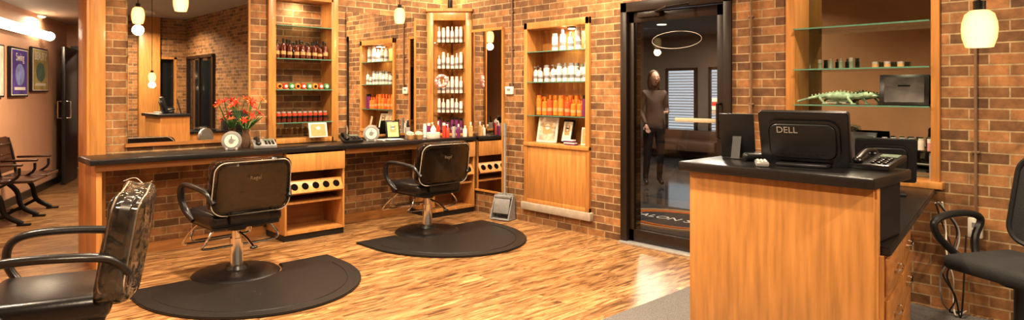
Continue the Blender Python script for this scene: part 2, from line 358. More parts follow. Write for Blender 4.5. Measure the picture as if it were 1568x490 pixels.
# ------------------------------------------------------------ products
def bottle(b,x,y,z,r,h,m,cap,kind=0):
    if kind==0: b.lathe([(0,0),(r,0.002),(r,h*.62),(r*.9,h*.70),(r*.35,h*.76),(r*.35,h*.8)],(x,y,z),m,12).lathe([(r*.42,h*.79),(r*.42,h*.99),(0,h)],(x,y,z),cap,10)
    elif kind==1: b.lathe([(0,0),(r,.002),(r,h*.8),(r*.95,h*.82),(r*.6,h*.82)],(x,y,z),m,12).lathe([(r*.85,h*.82),(r*.85,h*.99),(0,h)],(x,y,z),cap,10)
    elif kind==2: b.lathe([(0,0),(r,.002),(r,h*.6),(r*.5,h*.7),(r*.3,h*.72)],(x,y,z),m,12).cyl((x,y,z+h*.78),r*.2,h*.14,cap,seg=8).box((x-.008,y,z+h*.88),(r*1.3,r*.4,h*.08),cap,.002)
    elif kind==3: b.lathe([(0,0),(r,0),(r,h*.7),(0,h*.7)],(x,y,z),m,14).lathe([(r*1.04,h*.66),(r*1.04,h),(0,h)],(x,y,z),cap,14)
def row(name,n,p0,p1,z,r,h,m,cap,kinds=(0,),jit=.012,mm=None,rows=1,dv=(0,0),label=None):
    b=B()
    for k in range(rows):
        for i in range(n):
            t=i/max(1,n-1); x=p0[0]+(p1[0]-p0[0])*t+dv[0]*k; y=p0[1]+(p1[1]-p0[1])*t+dv[1]*k
            hh=h*random.choice((1,1,.93,.8))if jit else h
            kd=random.choice(kinds); x+=random.uniform(-jit,jit)*.5; y+=random.uniform(-jit,jit)*.5
            bottle(b,x,y,z+.001,r,hh,(mm[i%len(mm)] if mm else m),cap,kd)
            if label: b.lathe([(r*1.015,hh*.2),(r*1.02,hh*.21),(r*1.02,hh*.36),(r*1.015,hh*.37)],(x,y,z+.001),label,12)
    return b.done(name)
row('hair_tonic_bottles',9,(2.72,DY+.02),(3.24,DY+.02),1.73,.026,.2,amber,black,(0,2),rows=2,dv=(.01,.08),label=tan)
b=B()
for i in range(9):
    c=(2.73+i*.063,DY+.0,1.42+.032); m=[orr,redb,greenb][i%3]
    b.cyl(c,.03,.035,m,rot=(R(90),0,0),seg=18,bev=.004).cyl((c[0],c[1]-.02,c[2]),.015,.006,offw if i%3 else black,rot=(R(90),0,0),seg=14)
b.done('pomade_tins')
row('hair_wax_jars',10,(2.72,DY+.0),(3.22,DY+.0),1.09,.024,.06,amber,black,(3,),jit=0,rows=2,dv=(0,.07))
row('hair_wax_jars',10,(2.72,DY+.0),(3.22,DY+.0),1.152,.02,.045,redb,silver,(3,),jit=0)
row('shampoo_bottles',5,(X+.07,4.22),(X+.07,4.66),1.82,.032,.23,white,white,(0,1),jit=.012,label=grey)
row('shampoo_bottles',9,(X+.04,4.22),(X+.04,4.91),1.50,.026,.19,white,grey,(0,1,2),rows=2,dv=(.09,.02),label=grey)
row('conditioner_bottles',8,(X+.05,4.30),(X+.05,4.86),1.15,.031,.21,orangeb,orangeb,(1,0),rows=2,dv=(.08,.02),mm=[orangeb,orangeb,coralb],label=tan)
row('hairspray_cans',2,(X+.05,4.19),(X+.05,4.24),1.15,.024,.23,purpleb,black,(1,))
q=Vector((DX-.19,DY-.19)); fx=Vector((.7071,-.7071)); fy=Vector((.7071,.7071))
for z,h,m in ((.877+.03,.19,purpleb),(.877+.27,.17,white),(.877+.50,.2,white),(.877+.79,.2,white),(.877+1.10,.19,white)):
    a=q+fx*-.13+fy*.045; c=q+fx*.13+fy*.045
    row('shampoo_bottles',6,a,c,z,.021,h,m,white if m!=purpleb else black,(1,0),jit=.002,label=grey)
b=B()
for i in range(8):
    bottle(b,4.34+i*.034,6.10-i*.045+random.uniform(-.02,.02),.876,.021,random.uniform(.14,.2),random.choice((silver,purpleb,white,redb,black)),random.choice((black,white)),random.choice((0,1,2)))
b.done('styling_product_bottles')
b=B(); bottle(b,4.81,5.84,.876,.026,.17,tan,white,0); bottle(b,4.74,5.86,.876,.025,.13,white,white,0); b.done('lotion_bottles')
b=B(); b.tube([(.06*math.cos(a*.785),0,.06*math.sin(a*.785)) for a in range(8)],.02,pink,closed=True,sm=3)
for a in range(10): b.sph((.06*math.cos(a*.628),-.015,.06*math.sin(a*.628)),.018,offw if a%2 else pink,8)
b.done('hanging_wreath',(4.575,6.085,1.52),R(-45))
# ------------------------------------------------------------ counter items
def picture(name,loc,w,h,rz,fm,face,tilt=12,th=.014,inner=True):
    b=B(); T=Matrix.Rotation(R(-tilt),4,'X')
    b.box((0,0,h/2),(w,th,h),fm,.003).box((0,-th/2-.001,h/2),(w*.8,.002,h*.82),face)
    if inner: b.box((0,-th/2-.0025,h*.55),(w*.45,.001,h*.4),tan).sph((0,-th/2-.002,h*.62),(w*.14,.002,h*.13),offw,10)
    bmesh.ops.transform(b.bm,matrix=T,verts=b.bm.verts)
    b.box((0,h*.20,h*.33),(w*.25,.004,h*.7),fm,rot=(R(22),0,0))
    zmin=min(v.co.z for v in b.bm.verts)
    for v in b.bm.verts: v.co.z-=zmin
    return b.done(name,loc,rz)
picture('photo_card',(3.10,6.20,.931),.2,.15,0,offw,tan)
picture('picture_frame',(3.98,6.18,.876),.16,.2,R(-12),black,M('green_print',(.5,.6,.25),.5))
def clock(name,loc,rz):
    b=B(); b.cyl((0,0,.085),.085,.04,silver,rot=(R(90),0,0),seg=32,bev=.008).cyl((0,-.022,.085),.066,.004,grey,rot=(R(90),0,0),seg=32).cyl((0,-.023,.085),.058,.004,offw,rot=(R(90),0,0),seg=32)
    b.box((0,-.026,.105),(.005,.002,.045),black).box((.016,-.026,.088),(.036,.002,.005),black,rot=(0,R(-20),0)).cyl((0,-.026,.085),.022,.004,grey,rot=(R(90),0,0))
    b.box((-.04,0,.012),(.02,.05,.024),silver,.004).box((.04,0,.012),(.02,.05,.024),silver,.004); b.done(name,loc,rz)
clock('desk_clock',(2.14,5.94,.876),R(-25)); clock('desk_clock',(3.58,5.98,.876),R(-30))
lcd=M('lcd',(.12,.16,.12),.2)
def phone(name,loc,rz,base=silver):
    e=empty(name,loc,rz)
    B().box((0,0,.041),(.2,.22,.035),base,.008,rot=(R(12),0,0)).box((.04,.05,.072),(.09,.05,.004),lcd,rot=(R(12),0,0)).done('base',parent=e)
    b=B()
    for i in range(3):
        for j in range(4): b.box((.01+i*.03,-.01-j*.025,.063-j*.0053),(.02,.015,.008),black,.002,rot=(R(12),0,0))
    b.done('keypad',parent=e)
    B().tube([(-.06,.10,.08),(-.06,.09,.095),(-.06,0,.095),(-.06,-.09,.06),(-.06,-.1,.05)],.018,black,flat=.7).sph((-.06,.09,.078),(.026,.03,.02),black,10).sph((-.06,-.09,.053),(.026,.03,.02),black,10).done('handset',parent=e)
    return e
phone('telephone',(2.44,5.96,.876),R(-15),grey); phone('telephone',(3.34,5.98,.876),R(-15),black)
e=empty('flower_vase',(2.33,6.11,.876))
B().lathe([(0,0),(.035,0),(.045,.03),(.04,.09),(.028,.14),(.034,.17),(.03,.17),(.024,.14)],(0,0,0),M('smoked_vase',(.10,.06,.04),.15,coat=.6)).done('vase',parent=e)
bs=B(); bf=B()
for i in range(11):
    a=i*2.4; rr=.04+.10*random.random(); h=.22+.28*random.random()
    tp=Vector((rr*math.cos(a),rr*math.sin(a)*.6-.03,h)); bs.tube([(0,0,.12),(tp.x*.35,tp.y*.35,.2),tp],.0035,leaf,seg=5,sm=3)
    m=red if i%3 else orr
    d=Vector((math.cos(a)*.6,math.sin(a)*.6-.3,.6)).normalized()
    for k in range(6):
        aq=d.to_track_quat('Z','Y').to_matrix().to_4x4(); mm=Matrix.Translation(tp)@aq@Matrix.Rotation(k*math.pi/3,4,'Z')
        tb=bmesh.new(); vs=[tb.verts.new(Vector(p)*.72) for p in ((0,0,0),(.018,.012,.025),(.05,0,.045),(.07,0,.03),(.05,0,.042),(.018,-.012,.025))]
        f1=tb.faces.new((vs[0],vs[1],vs[2],vs[5])); f2=tb.faces.new((vs[5],vs[2],vs[3])); f3=tb.faces.new((vs[1],vs[3],vs[2]))
        bf.put(tb,m,mm)
for i in range(10):
    a=i*.7; L_=.12+.08*random.random(); c,s_=math.cos(a),math.sin(a)*.6
    tb=bmesh.new(); vs=[tb.verts.new(p) for p in ((0,0,.15),(c*L_*.5-s_*.018,s_*L_*.5+c*.018,.24),(c*L_,s_*L_-.02,.2+.1*random.random()),(c*L_*.5+s_*.018,s_*L_*.5-c*.018,.24))]; tb.faces.new(vs); bs.put(tb,leaf)
bs.done('stems',parent=e); bf.done('petals',parent=e)
b=B(); combm=M('comb_mix',(.5,.45,.38),.6,var=.6,ns=60)
for i,(x,y) in enumerate(((4.05,5.94),(4.15,5.92),(4.10,6.04),(4.2,6.02))): b.lathe([(0,0),(.03,0),(.045,.05),(.04,.05),(.027,.01)],(x,y,.876),tan).lathe([(.0,.04),(.04,.045),(.03,.075),(0,.085)],(x,y,.876),combm)
b.done('styling_bowls')
b=B(); b.b2((3.72,5.98,.876),(3.95,6.12,.884),offw).b2((3.75,5.90,.884),(3.93,6.02,.89),white); b.done('paper_stack')
B().box((0,0,.035),(.12,.09,.07),offw,.004).lathe([(.03,.07),(.035,.1),(.01,.14),(0,.15)],(0,0,0),white,9).done('tissue_box',(4.32,5.90,.876),R(10))
b=B(); b.cyl((0,0,.06),.03,.12,silver,seg=20)
for k in range(5): b.box((random.uniform(-.015,.015),random.uniform(-.015,.015),.14),(.012,.003,.12),black,rot=(random.uniform(-.2,.2),random.uniform(-.2,.2),k))
b.done('comb_jar',(4.16,6.17,.876))
# ------------------------------------------------------------ right niche bottom items
picture('magazine',(X+.05,4.76,.861),.26,.27,R(-82),offw,M('magazine_cover',(.55,.42,.33),.4,var=.6,ns=14))
picture('picture_frame',(X+.09,4.52,.861),.18,.25,R(-100),black,offw)
picture('greeting_card',(X+.06,4.23,.861),.10,.18,R(-70),offw,tan)
b=B()
for i in range(4): b.b2((X-.02,4.30+i*.01,.861+i*.014),(X+.03,4.44+i*.01,.873+i*.014),(purpleb,offw,purpleb,white)[i])
b.done('brochure_stack')
B().cyl((X+.1,4.45,2.043),.035,.012,disc_em,seg=20).cyl((X+.1,4.45,2.052),.045,.014,black,seg=20).done('niche_puck_light')
# ------------------------------------------------------------ display window items
e=empty('lizard_figurine',(X-.0,1.83,1.306),R(90))
b=B()
b.tube([(.26,.03,.02),(.21,-.02,.04),(.15,.02,.05),(.08,.0,.065),(0,0,.075),(-.08,0,.065),(-.15,.0,.06),(-.19,0,.07)],.008,figr,r2=.026,seg=10,flat=.8)
b.sph((-.02,0,.06),(.11,.04,.032),figr,14)
b.sph((-.215,0,.07),(.045,.026,.022),figr,12).sph((-.25,0,.062),(.028,.017,.013),figr,10)
for x in (-.13,.06):
    for sy in (-1,1): b.tube([(x,0,.06),(x+.03*sy,sy*.045,.05),(x-.03+.03*sy,sy*.05,.01)],.013,figr,r2=.007,seg=8).sph((x-.035+.03*sy,sy*.05,.006),(.022,.012,.006),figr,8)
for i in range(14): b.sph((-.16+i*.025,0,.095-abs(i-5)*.004),(.007,.003,.010),figr,6)
b.sph((-.225,-.02,.088),.006,black,8).sph((-.225,.02,.088),.006,black,8)
b.done('body',parent=e)
pd=M('photo_dark',(.07,.06,.05),.2,var=.6,ns=9)
picture('picture_frame',(X+.02,1.40,1.306),.29,.21,R(-80),black,pd,inner=False)
picture('picture_frame',(X+.04,1.70,.816),.22,.30,R(-95),black,black,inner=False)
row('perfume_bottles',4,(X+.16,1.78),(X+.16,2.0),1.565,.015,.08,dullg,silver,(0,3),jit=.01)
row('gift_tins',5,(X+.15,1.85),(X+.15,2.05),.816,.02,.1,pink,white,(3,1),jit=.0,mm=[pink,purpleb,redb,offw])
row('gift_tins',6,(X+.13,1.27),(X+.13,1.55),1.0,.02,.08,pink,white,(3,1),jit=.0,mm=[pink,offw,purpleb])
b=B(); b.b2((X+.07,1.25,.99),(X+.19,1.57,1.0),shelfg)
for y in (1.26,1.56): b.b2((X+.08,y-.006,.816),(X+.18,y+.006,.99),silver)
b.done('glass_riser')
row('candle_jars',3,(X+.15,1.45),(X+.15,1.62),1.565,.022,.045,tan,silver,(3,),jit=.01)
b=B()
for i in range(5): b.box((X+.15,1.88-i*.02,1.309+.007+i*.013),(.08,.16-.01*i,.012),(offw,dullg,tan,offw,pink)[i],.002)
b.done('folded_towels')
# ------------------------------------------------------------ entrance door
b=B(); y0,y1=2.63,3.74
b.b2((X-.02,y0,0),(X+.12,y0+.07,2.22),bronze,.003).b2((X-.02,y1-.07,0),(X+.12,y1,2.22),bronze,.003).b2((X-.02,y0,2.13),(X+.12,y1,2.22),bronze,.003)
b.done('trim_3')
B().b2((X-.06,y0,0),(X+.14,y1,.018),silver,.004).done('trim_4')
e=empty('door_2',(X+.04,0,0))
b=B(); a,c=y0+.075,y1-.075
b.b2((-.02,a,.025),(.02,a+.07,2.12),bronze,.002).b2((-.02,c-.05,.025),(.02,c,2.12),bronze,.002).b2((-.02,a,2.03),(.02,c,2.12),bronze,.002).b2((-.02,a,.025),(.02,c,.13),bronze,.002)
b.done('leaf_frame',parent=e)
B().b2((-.004,a+.06,.12),(.004,c-.04,2.04),glz).done('glass',parent=e)
B().tube([(-.02,a+.04,1.02),(-.07,a+.04,1.02),(-.07,a+.04,1.3),(-.02,a+.04,1.3)],.012,bronze,sm=0).box((-.05,a+.25,1.155),(.02,.4,.035),M('beige_bar',(.5,.42,.3),.4),.004).tube([(-.02,a+.03,1.155),(-.05,a+.06,1.155)],.012,bronze,sm=0).done('push_bar',parent=e)
b=B(); N=28; b.tube([(-.006,3.175+.25*math.cos(2*math.pi*i/N),1.85+.075*math.sin(2*math.pi*i/N)) for i in range(N)],.0022,offw,closed=True,sm=1,seg=5)
for i in range(4): b.box((-.006,a+.1,1.33-i*.035),(.002,.05,.03),(white,redb,offw,silver)[i])
b.done('decals',parent=e)
B().box((-.05,3.42,2.09),(.05,.24,.05),bronze,.006).tube([(-.06,3.36,2.11),(-.2,3.15,2.12),(-.03,3.0,2.16)],.01,bronze,sm=0).done('closer',parent=e)
B().box((X-.012,5.265,1.41),(.024,.12,.085),white,.004).box((X-.026,5.265,1.42),(.003,.05,.025),grey).done('thermostat')
cpm=M('conduit_paint',(.20,.12,.07),.5)
def conduit(y,z0,z1,name='conduit_pipe'):
    b=B(); b.tube([(X-.014,y,z0),(X-.014,y,z1)],.009,cpm,sm=0)
    for z in (z0+.4,(z0+z1)/2,z1-.3): b.box((X-.012,y,z),(.02,.045,.015),cpm,.003)
    b.done(name)
conduit(5.22,1.46,CH-.02); conduit(2.46,.9,CH-.02); conduit(.99,.62,CH-.02)
B().box((X-.02,.99,.55),(.04,.075,.12),offw,.004).box((X-.042,.99,.57),(.004,.03,.03),grey).box((X-.042,.99,.525),(.004,.03,.03),grey).done('wall_outlet')
e=empty('dustpan',(4.80,5.27,0),R(-75))
B().tube([(0,.03,.24),(0,.035,1.02)],.013,silver,sm=0).cyl((0,.035,.98),.018,.14,grey).done('handle',parent=e)
b=B(); b.poly([(-.125,.0),(.125,.0),(.10,.27),(-.10,.27)],-.008,.008,grey,.003,mx=Matrix.Translation((0,.05,.01))@XU)
b.box((0,-.02,.012),(.25,.14,.012),grey,.004)
for sx in (-1,1): b.poly([(-.09,0),(.05,0),(.05,.25),(.01,.25)],-.006,.006,grey,mx=Matrix.Translation((sx*.115,0,.01))@Matrix(((0,0,1,0),(1,0,0,0),(0,1,0,0),(0,0,0,1))))
b.box((0,.015,.245),(.21,.07,.03),grey,.008).box((0,-.035,.15),(.2,.008,.16),grey,.003,rot=(R(-14),0,0)); b.done('pan',parent=e)
# ------------------------------------------------------------ salon chairs
seamm=M('plastic_seam',(.5,.45,.38),.2,coat=.5)
def salon_chair(loc,rz,loose=0.0):
    e=empty('salon_chair',loc,rz)
    B().lathe([(0,0),(.315,0),(.318,.012),(.30,.026),(.2,.034),(.09,.05),(.075,.075),(0,.08)],(0,0,0),vinyl,48).done('base_disc',parent=e)
    B().cyl((0,0,.17),.048,.22,chrome,seg=28).cyl((0,0,.3),.036,.12,chrome,seg=24).cyl((0,0,.37),.075,.05,black,seg=24,bev=.01).box((0,0,.395),(.3,.3,.03),black,.008)\
      .tube([(.0,-.06,.33),(.0,-.2,.3),(.0,-.3,.26)],.011,chrome).sph((0,-.31,.258),(.03,.018,.012),black,10).done('hydraulic_column',parent=e)
    b=B(); b.box((0,.03,.455),(.54,.50,.115),vinyl,.045,5).box((0,.03,.405),(.50,.46,.03),black,.008).tube([(-.2,.275,.47),(0,.282,.475),(.2,.275,.47)],.012,vinyl); b.done('seat_cushion',parent=e)
    H=.385; zc=.705
    if loose: H=.44; zc=.715
    fl=Matrix.Translation((0,-.29,zc))@Matrix.Rotation(R(9),4,'X')@XU
    df=lambda co: Vector((co.x,co.y,co.z-.5*co.x*co.x))
    b=B(); b.poly(rrect(.58,H,.08,7,.97),-.045,.045,cover,.028,4,mx=fl,deform=df)
    b.poly(rrect(.59,H-.01,.08,7,.97),-.02,.02,vinyl,.0,mx=fl,deform=df)
    b.box((0,-.235,.48),(.3,.05,.1),black,.015)
    b.text('Regal',.04,offw,fl@Matrix.Translation((0,H*.19,.0455)),.0006)
    b.done('backrest',parent=e)
    b=B(); rr=[(p[0],p[1],.050-.5*p[0]**2) for p in rrect(.585,H+.005,.085,7,.97)]
    b.tube(rr,.004,seamm,closed=True,sm=1,seg=6,mx=fl)
    rr=[(p[0],p[1],-.048-.5*p[0]**2) for p in rrect(.585,H+.005,.085,7,.97)]
    b.tube(rr,.004,seamm,closed=True,sm=1,seg=6,mx=fl)
    g=.012+loose
    b.sph((0,0,0),1,loosep if loose else clearp,64,mx=fl@Matrix.Translation((0,-loose*.9,0)),deform=superbox(.585+g,H+.015+g*1.2,.105+g,.3,.003+loose*.5,loc[0]*9))
    if loose:
        for k in range(7):
            y=-.24+k*.075; x=.30+.012*math.sin(k*2.1)
            b.tube([(x,y,-.1),(x+.012,y+.02,-.05),(x+.004,y-.01,.0),(x-.02,y+.015,.03)],.0022,seamm,seg=5,sm=4,mx=fl)
    b.done('plastic_cover',parent=e)
    b=B()
    for sx in (-1,1):
        b.tube([(sx*.275,-.29,.60),(sx*.30,-.22,.675),(sx*.32,-.05,.70),(sx*.32,.15,.70),(sx*.317,.245,.665),(sx*.31,.265,.58),(sx*.29,.22,.49),(sx*.26,.14,.43)],.026,vinyl,seg=12,flat=.75)
    b.done('armrests',parent=e)
    b=B(); b.tube([(-.2,.18,.40),(-.235,.32,.30),(-.24,.44,.20),(-.16,.47,.185),(0,.475,.185),(.16,.47,.185),(.24,.44,.20),(.235,.32,.30),(.2,.18,.40)],.011,chrome,seg=8)
    b.tube([(-.22,.27,.335),(-.225,.3,.25),(-.1,.33,.235),(.1,.33,.235),(.225,.3,.25),(.22,.27,.335)],.009,chrome,seg=8)
    b.tube([(-.2,-.1,.40),(-.27,-.12,.30),(-.26,-.05,.24),(0,-.02,.23),(.26,-.05,.24),(.27,-.12,.30),(.2,-.1,.40)],.009,chrome,seg=8); b.done('footrest',parent=e)
    return e
salon_chair((.53,3.60,0),R(73),.02); salon_chair((1.87,5.09,0),R(2)); salon_chair((3.82,5.32,0),R(0))
def fmat(loc):
    pts=[]; n=40; st=.28; hw=.76
    pts.append((-hw,0))
    for i in range(n+1):
        a=math.pi+math.pi*i/n; pts.append((hw*math.cos(a),-st+.90*math.sin(a)))
    pts.append((hw,0))
    for i in range(0,21):
        a=-math.pi*i/20; pts.append((.335*math.cos(a),.0+.335*math.sin(a)))
    b=B(); b.poly(pts,0.001,.017,rubber,.006,2)
    b.tube([((hw-.1)*math.cos(math.pi+math.pi*i/30),-st+.80*math.sin(math.pi+math.pi*i/30),.017) for i in range(31)],.005,rubber,seg=6,sm=0); b.done('anti_fatigue_mat',loc)
fmat((1.88,5.12,0)); fmat((3.80,5.35,0))
# ------------------------------------------------------------ pendants
def pendant(loc,r=.058,top=CH,hf=1.0,en=9):
    e=empty('pendant_lamp',loc)
    k=r/.058; h1=.078*k*hf
    B().lathe([(.030*k,h1),(.047*k,h1*.8),(.056*k,h1*.35),(.058*k,0),(.055*k,-h1*.5),(.044*k,-h1),(.041*k,-h1),(.050*k,-h1*.5),(.052*k,0)],(0,0,0),shade,28).done('shade',parent=e)
    h=top-loc[2]-h1
    B().cyl((0,0,h1+.015),.02*k,.04*k,black).cyl((0,0,h1+h/2),.004,h,black,seg=8).cyl((0,0,top-loc[2]-.015),.05,.03,black).sph((0,0,-.02*k),.022*k,disc_em,12).done('cord_and_bulb',parent=e)
    l=bpy.data.lights.new('bulb','POINT'); l.energy=en; l.color=(1,.70,.40); l.shadow_soft_size=.05; o=bpy.data.objects.new('bulb',l); bpy.context.collection.objects.link(o); o.parent=e; o.location=(0,0,-h1-.06)
pendant((1.63,5.63,2.12)); pendant((3.70,5.63,2.17)); pendant((3.02,.60,1.64),.060,hf=.88,en=8)
pendant((-.3,5.63,2.1)); pendant((3.0,-1.2,2.0)); pendant((2.2,-2.2,2.0))
# ------------------------------------------------------------ reception desk
e=empty('reception_desk',(0,0,0)); z0=.013
B().b2((2.84,.915,z0),(2.865,1.75,1.01),wood,.003).b2((2.865,.915,z0),(3.26,.935,.20),wood).b2((2.865,1.73,z0),(3.26,1.75,1.01),wood).b2((2.85,.905,z0),(2.885,.93,1.01),wood,.003).b2((2.885,.93,.775),(3.22,.95,1.01),black).done('panels',parent=e)
B().b2((2.79,.895,1.01),(3.26,1.785,1.056),black,.008).done('transaction_top',parent=e)
B().poly([(2.895,.87),(3.35,.945),(4.86,1.20),(4.86,1.80),(2.895,1.72)],.735,.77,black,.005).done('worktop',parent=e)
b=B()
b.poly([(2.87,.89),(3.35,.975),(3.95,1.105),(3.95,1.7),(2.87,1.7)],.07,.735,wood).poly([(2.9,.93),(3.9,1.15),(3.9,1.65),(2.9,1.65)],z0,.07,black)
b.done('pedestal',parent=e)
b=B()
for (xa,ya,xb,yb) in ((2.9,.888,3.36,.970),(3.39,.977,3.92,1.092)):
    d=Vector((xb-xa,yb-ya)); L_=d.length; an2=math.atan2(d.y,d.x); c=Vector(((xa+xb)/2,(ya+yb)/2))
    for za,zb in ((.09,.36),(.38,.55),(.57,.72)):
        b.box((c.x,c.y,(za+zb)/2),(L_-.01,.02,zb-za),woodH,.003,rot=(0,0,an2)).tube([(c.x-.06,c.y-.012,(za+zb)/2),(c.x-.05,c.y-.04,(za+zb)/2),(c.x+.05,c.y-.02,(za+zb)/2),(c.x+.06,c.y-.0,(za+zb)/2)],.006,chrome,sm=3,seg=6)
b.done('drawers',parent=e)
# monitors
scr=M('lcd_screen',(.02,.03,.05),.15)
def monitor(loc,rz,cz,w=.385,h=.26,tilt=17,logo=True):
    e=empty('computer_monitor',loc,rz)
    tm=Matrix.Translation((0,-.02,cz))@Matrix.Rotation(R(tilt),4,'X')
    b=B(); b.poly(rrect(w,h,.014,4),-.02,.02,plast,.006,2,mx=tm@XU)
    b.poly(rrect(w-.075,h-.07,.05,5),.02,.05,plast,.018,3,mx=tm@XU)
    b.poly(rrect(w-.025,h-.025,.004,2),-.022,-.019,scr,mx=tm@XU)
    for i in range(7): b.box(tm@Vector((-.09+i*.03,-.051,-.06)),(.018,.003,.004),black,rot=(R(tilt),0,0))
    if logo: b.text('DELL',.042,silver,tm@XU@Matrix.Translation((-.06,.055,.0505)),.0008)
    b.done('housing',parent=e)
    B().box((0,.02,.06),(.11,.025,.12),plast,.008).box((0,.0,.008),(.22,.17,.016),plast,.006).done('stand',parent=e)
monitor((3.04,1.27,1.057),R(-80),.128)
monitor((4.42,1.36,.771),R(-70),.21,.33,.27,12,False)
picture('sign_holder',(3.16,1.66,1.057),.17,.235,R(105),plast,black,tilt=14,inner=False)
b=B(); b.box((0,0,.022),(.06,.10,.04),plast,.018,4).box((0,-.02,.043),(.006,.03,.004),silver,.001); b.done('computer_mouse',(3.06,1.53,1.057),R(40))
b=B(); b.box((0,0,.012),(.055,.13,.022),silver,.006)
for i in range(3):
    for j in range(5): b.box((-.015+i*.015,-.04+j*.018,.025),(.009,.012,.005),white,.001)
b.done('calculator',(2.90,1.41,1.057),R(-60))
pe=phone('desk_telephone',(3.14,.995,1.057),R(-95),black); pe.scale=(.85,.85,.8)
b=B()
for i in range(5): b.box((random.uniform(-.01,.01),random.uniform(-.01,.01),.006+i*.011),(.09,.13,.01),(offw,plast,white,grey,plast)[i],rot=(0,0,random.uniform(-.3,.3)))
b.done('card_stack',(2.88,1.0,1.057-.0),R(80)) if False else b.done('card_stack',(3.62,1.25,.771),R(20))
bb=B(); bb.box((0,0,.012),(.44,.15,.02),plast,.005)
for j in range(5):
    for i in range(14): bb.box((-.195+i*.03,-.055+j*.027,.025),(.024,.022,.008),plast,.002)
bb.done('keyboard',(3.55,1.52,.772),R(80))
b=B(); b.box((0,0,.09),(.3,.28,.18),plast,.01).box((0,-.142,.1),(.2,.01,.05),grey).box((0,-.16,.03),(.24,.1,.01),offw); b.done('receipt_printer',(3.98,1.50,.772),R(100))
b=B()
for k in range(4):
    pts=[(4.62+random.uniform(-.05,.1),1.14+random.uniform(-.05,.0),.72)]
    for i in range(4): pts.append((4.72+random.uniform(-.08,.08),1.11+random.uniform(-.06,.03),.55-.14*i))
    pts.append((4.72+random.uniform(-.05,.08),1.08+random.uniform(-.05,.05),.03)); pts.append((4.84,1.03,.03 if k else .5))
    b.tube(pts,.005,(plast,grey,plast,offw)[k%4],seg=6,sm=5)
b.done('power_cords')
# ------------------------------------------------------------ office chair
e=empty('office_chair',(4.20,.66,.013),R(62))
b=B()
for k in range(5):
    a=2*math.pi*k/5+.3; d=(math.cos(a),math.sin(a)); b.tube([(0,0,.1),(d[0]*.15,d[1]*.15,.1),(d[0]*.3,d[1]*.3,.07)],.024,plast,r2=.015,sm=3)
    b.cyl((d[0]*.3,d[1]*.3,.028),.027,.045,plast,rot=(R(90),0,a),seg=16)
b.cyl((0,0,.25),.028,.32,plast).cyl((0,0,.41),.1,.05,plast,bev=.01); b.done('base',parent=e)
B().box((0,.0,.47),(.50,.48,.08),M('grey_fabric',(.03,.03,.032),.9,bump=.4,ns=200),.035,5).done('seat',parent=e)
meshm=M('mesh_fabric',(.02,.02,.022),.75,ns=300,bump=.5)
fl=Matrix.Translation((0,-.27,.79))@Matrix.Rotation(R(7),4,'X')@XU
b=B(); dd=lambda co: Vector((co.x,co.y,co.z+.12*co.x*co.x*-4))
b.poly(rrect(.44,.46,.09,7,.92),-.008,.008,meshm,.003,mx=fl,deform=dd)
b.tube([(p[0],p[1],-.48*p[0]**2) for p in rrect(.46,.48,.1,7,.92)],.017,plast,closed=True,sm=1,seg=8,mx=fl); b.tube([(0,-.33,.8),(0,-.33,.6),(0,-.25,.43),(0,-.1,.42)],.022,plast); b.done('backrest',parent=e)
b=B()
for sx in (-1,1): b.tube([(sx*.2,-.05,.43),(sx*.29,-.07,.45),(sx*.32,-.09,.56),(sx*.32,-.13,.66),(sx*.32,-.05,.70),(sx*.32,.1,.70),(sx*.32,.2,.66),(sx*.32,.17,.58),(sx*.31,.06,.48),(sx*.22,.04,.43)],.02,plast,seg=10)
b.done('armrests',parent=e)
B().b2((1.2,-3.8,.001),(X-.07,2.52,.012),carpetm).done('entry_carpet')
# ------------------------------------------------------------ hall
aS=math.atan2(S.y,S.x)
def poster(name,s0,s1,z0,z1,bg,acc,txt):
    b=B(); w=s1-s0; h=z1-z0
    b.box((0,0,0),(w,.03,h),black,.004).box((0,-.016,0),(w*.9,.003,h*.93),offw).box((0,-.018,0),(w*.84,.002,h*.89),bg).sph((0,-.019,-h*.05),(w*.26,.003,h*.22),acc,20).box((0,-.02,-h*.33),(w*.6,.002,h*.06),offw)
    b.text(txt,w*.2,offw,Matrix.Translation((0,-.021,h*.3))@XU); c=W((s0+s1)/2,.02); b.done(name,(c[0],c[1],(z0+z1)/2),aS)
poster('framed_poster',.76,1.47,1.33,1.95,M('poster_purple',(.10,.06,.30),.4,var=.5,ns=4),M('poster_blue',(.25,.3,.6),.4,var=.5,ns=9),'Swing')
poster('framed_poster',1.62,2.42,1.39,2.0,M('poster_yellow',(.45,.36,.12),.4,var=.4,ns=4),M('poster_green',(.10,.2,.16),.4,var=.5,ns=9),'BEAUTY')
poster('framed_poster',-.2,.55,1.33,1.95,M('poster_white',(.6,.6,.5),.4,var=.4,ns=4),M('poster_grey',(.3,.35,.2),.4,var=.5,ns=9),'CITY')
b=B(); b.box((0,.02,0),(2.3,.06,.09),white,.01).cyl((0,-.04,0),.06,2.25,tube_em,rot=(0,R(90),0),seg=16).cyl((-1.14,-.04,0),.065,.04,white,rot=(0,R(90),0)).cyl((1.14,-.04,0),.065,.04,white,rot=(0,R(90),0)); c=W(1.0,.08); b.done('vanity_tube_light',(c[0],c[1],2.17),aS)
c=W(-.05,.36); e=empty('theatre_seats',(c[0],c[1],0),math.atan2(NN.y,NN.x)-math.pi/2)
bi=B(); bw=B()
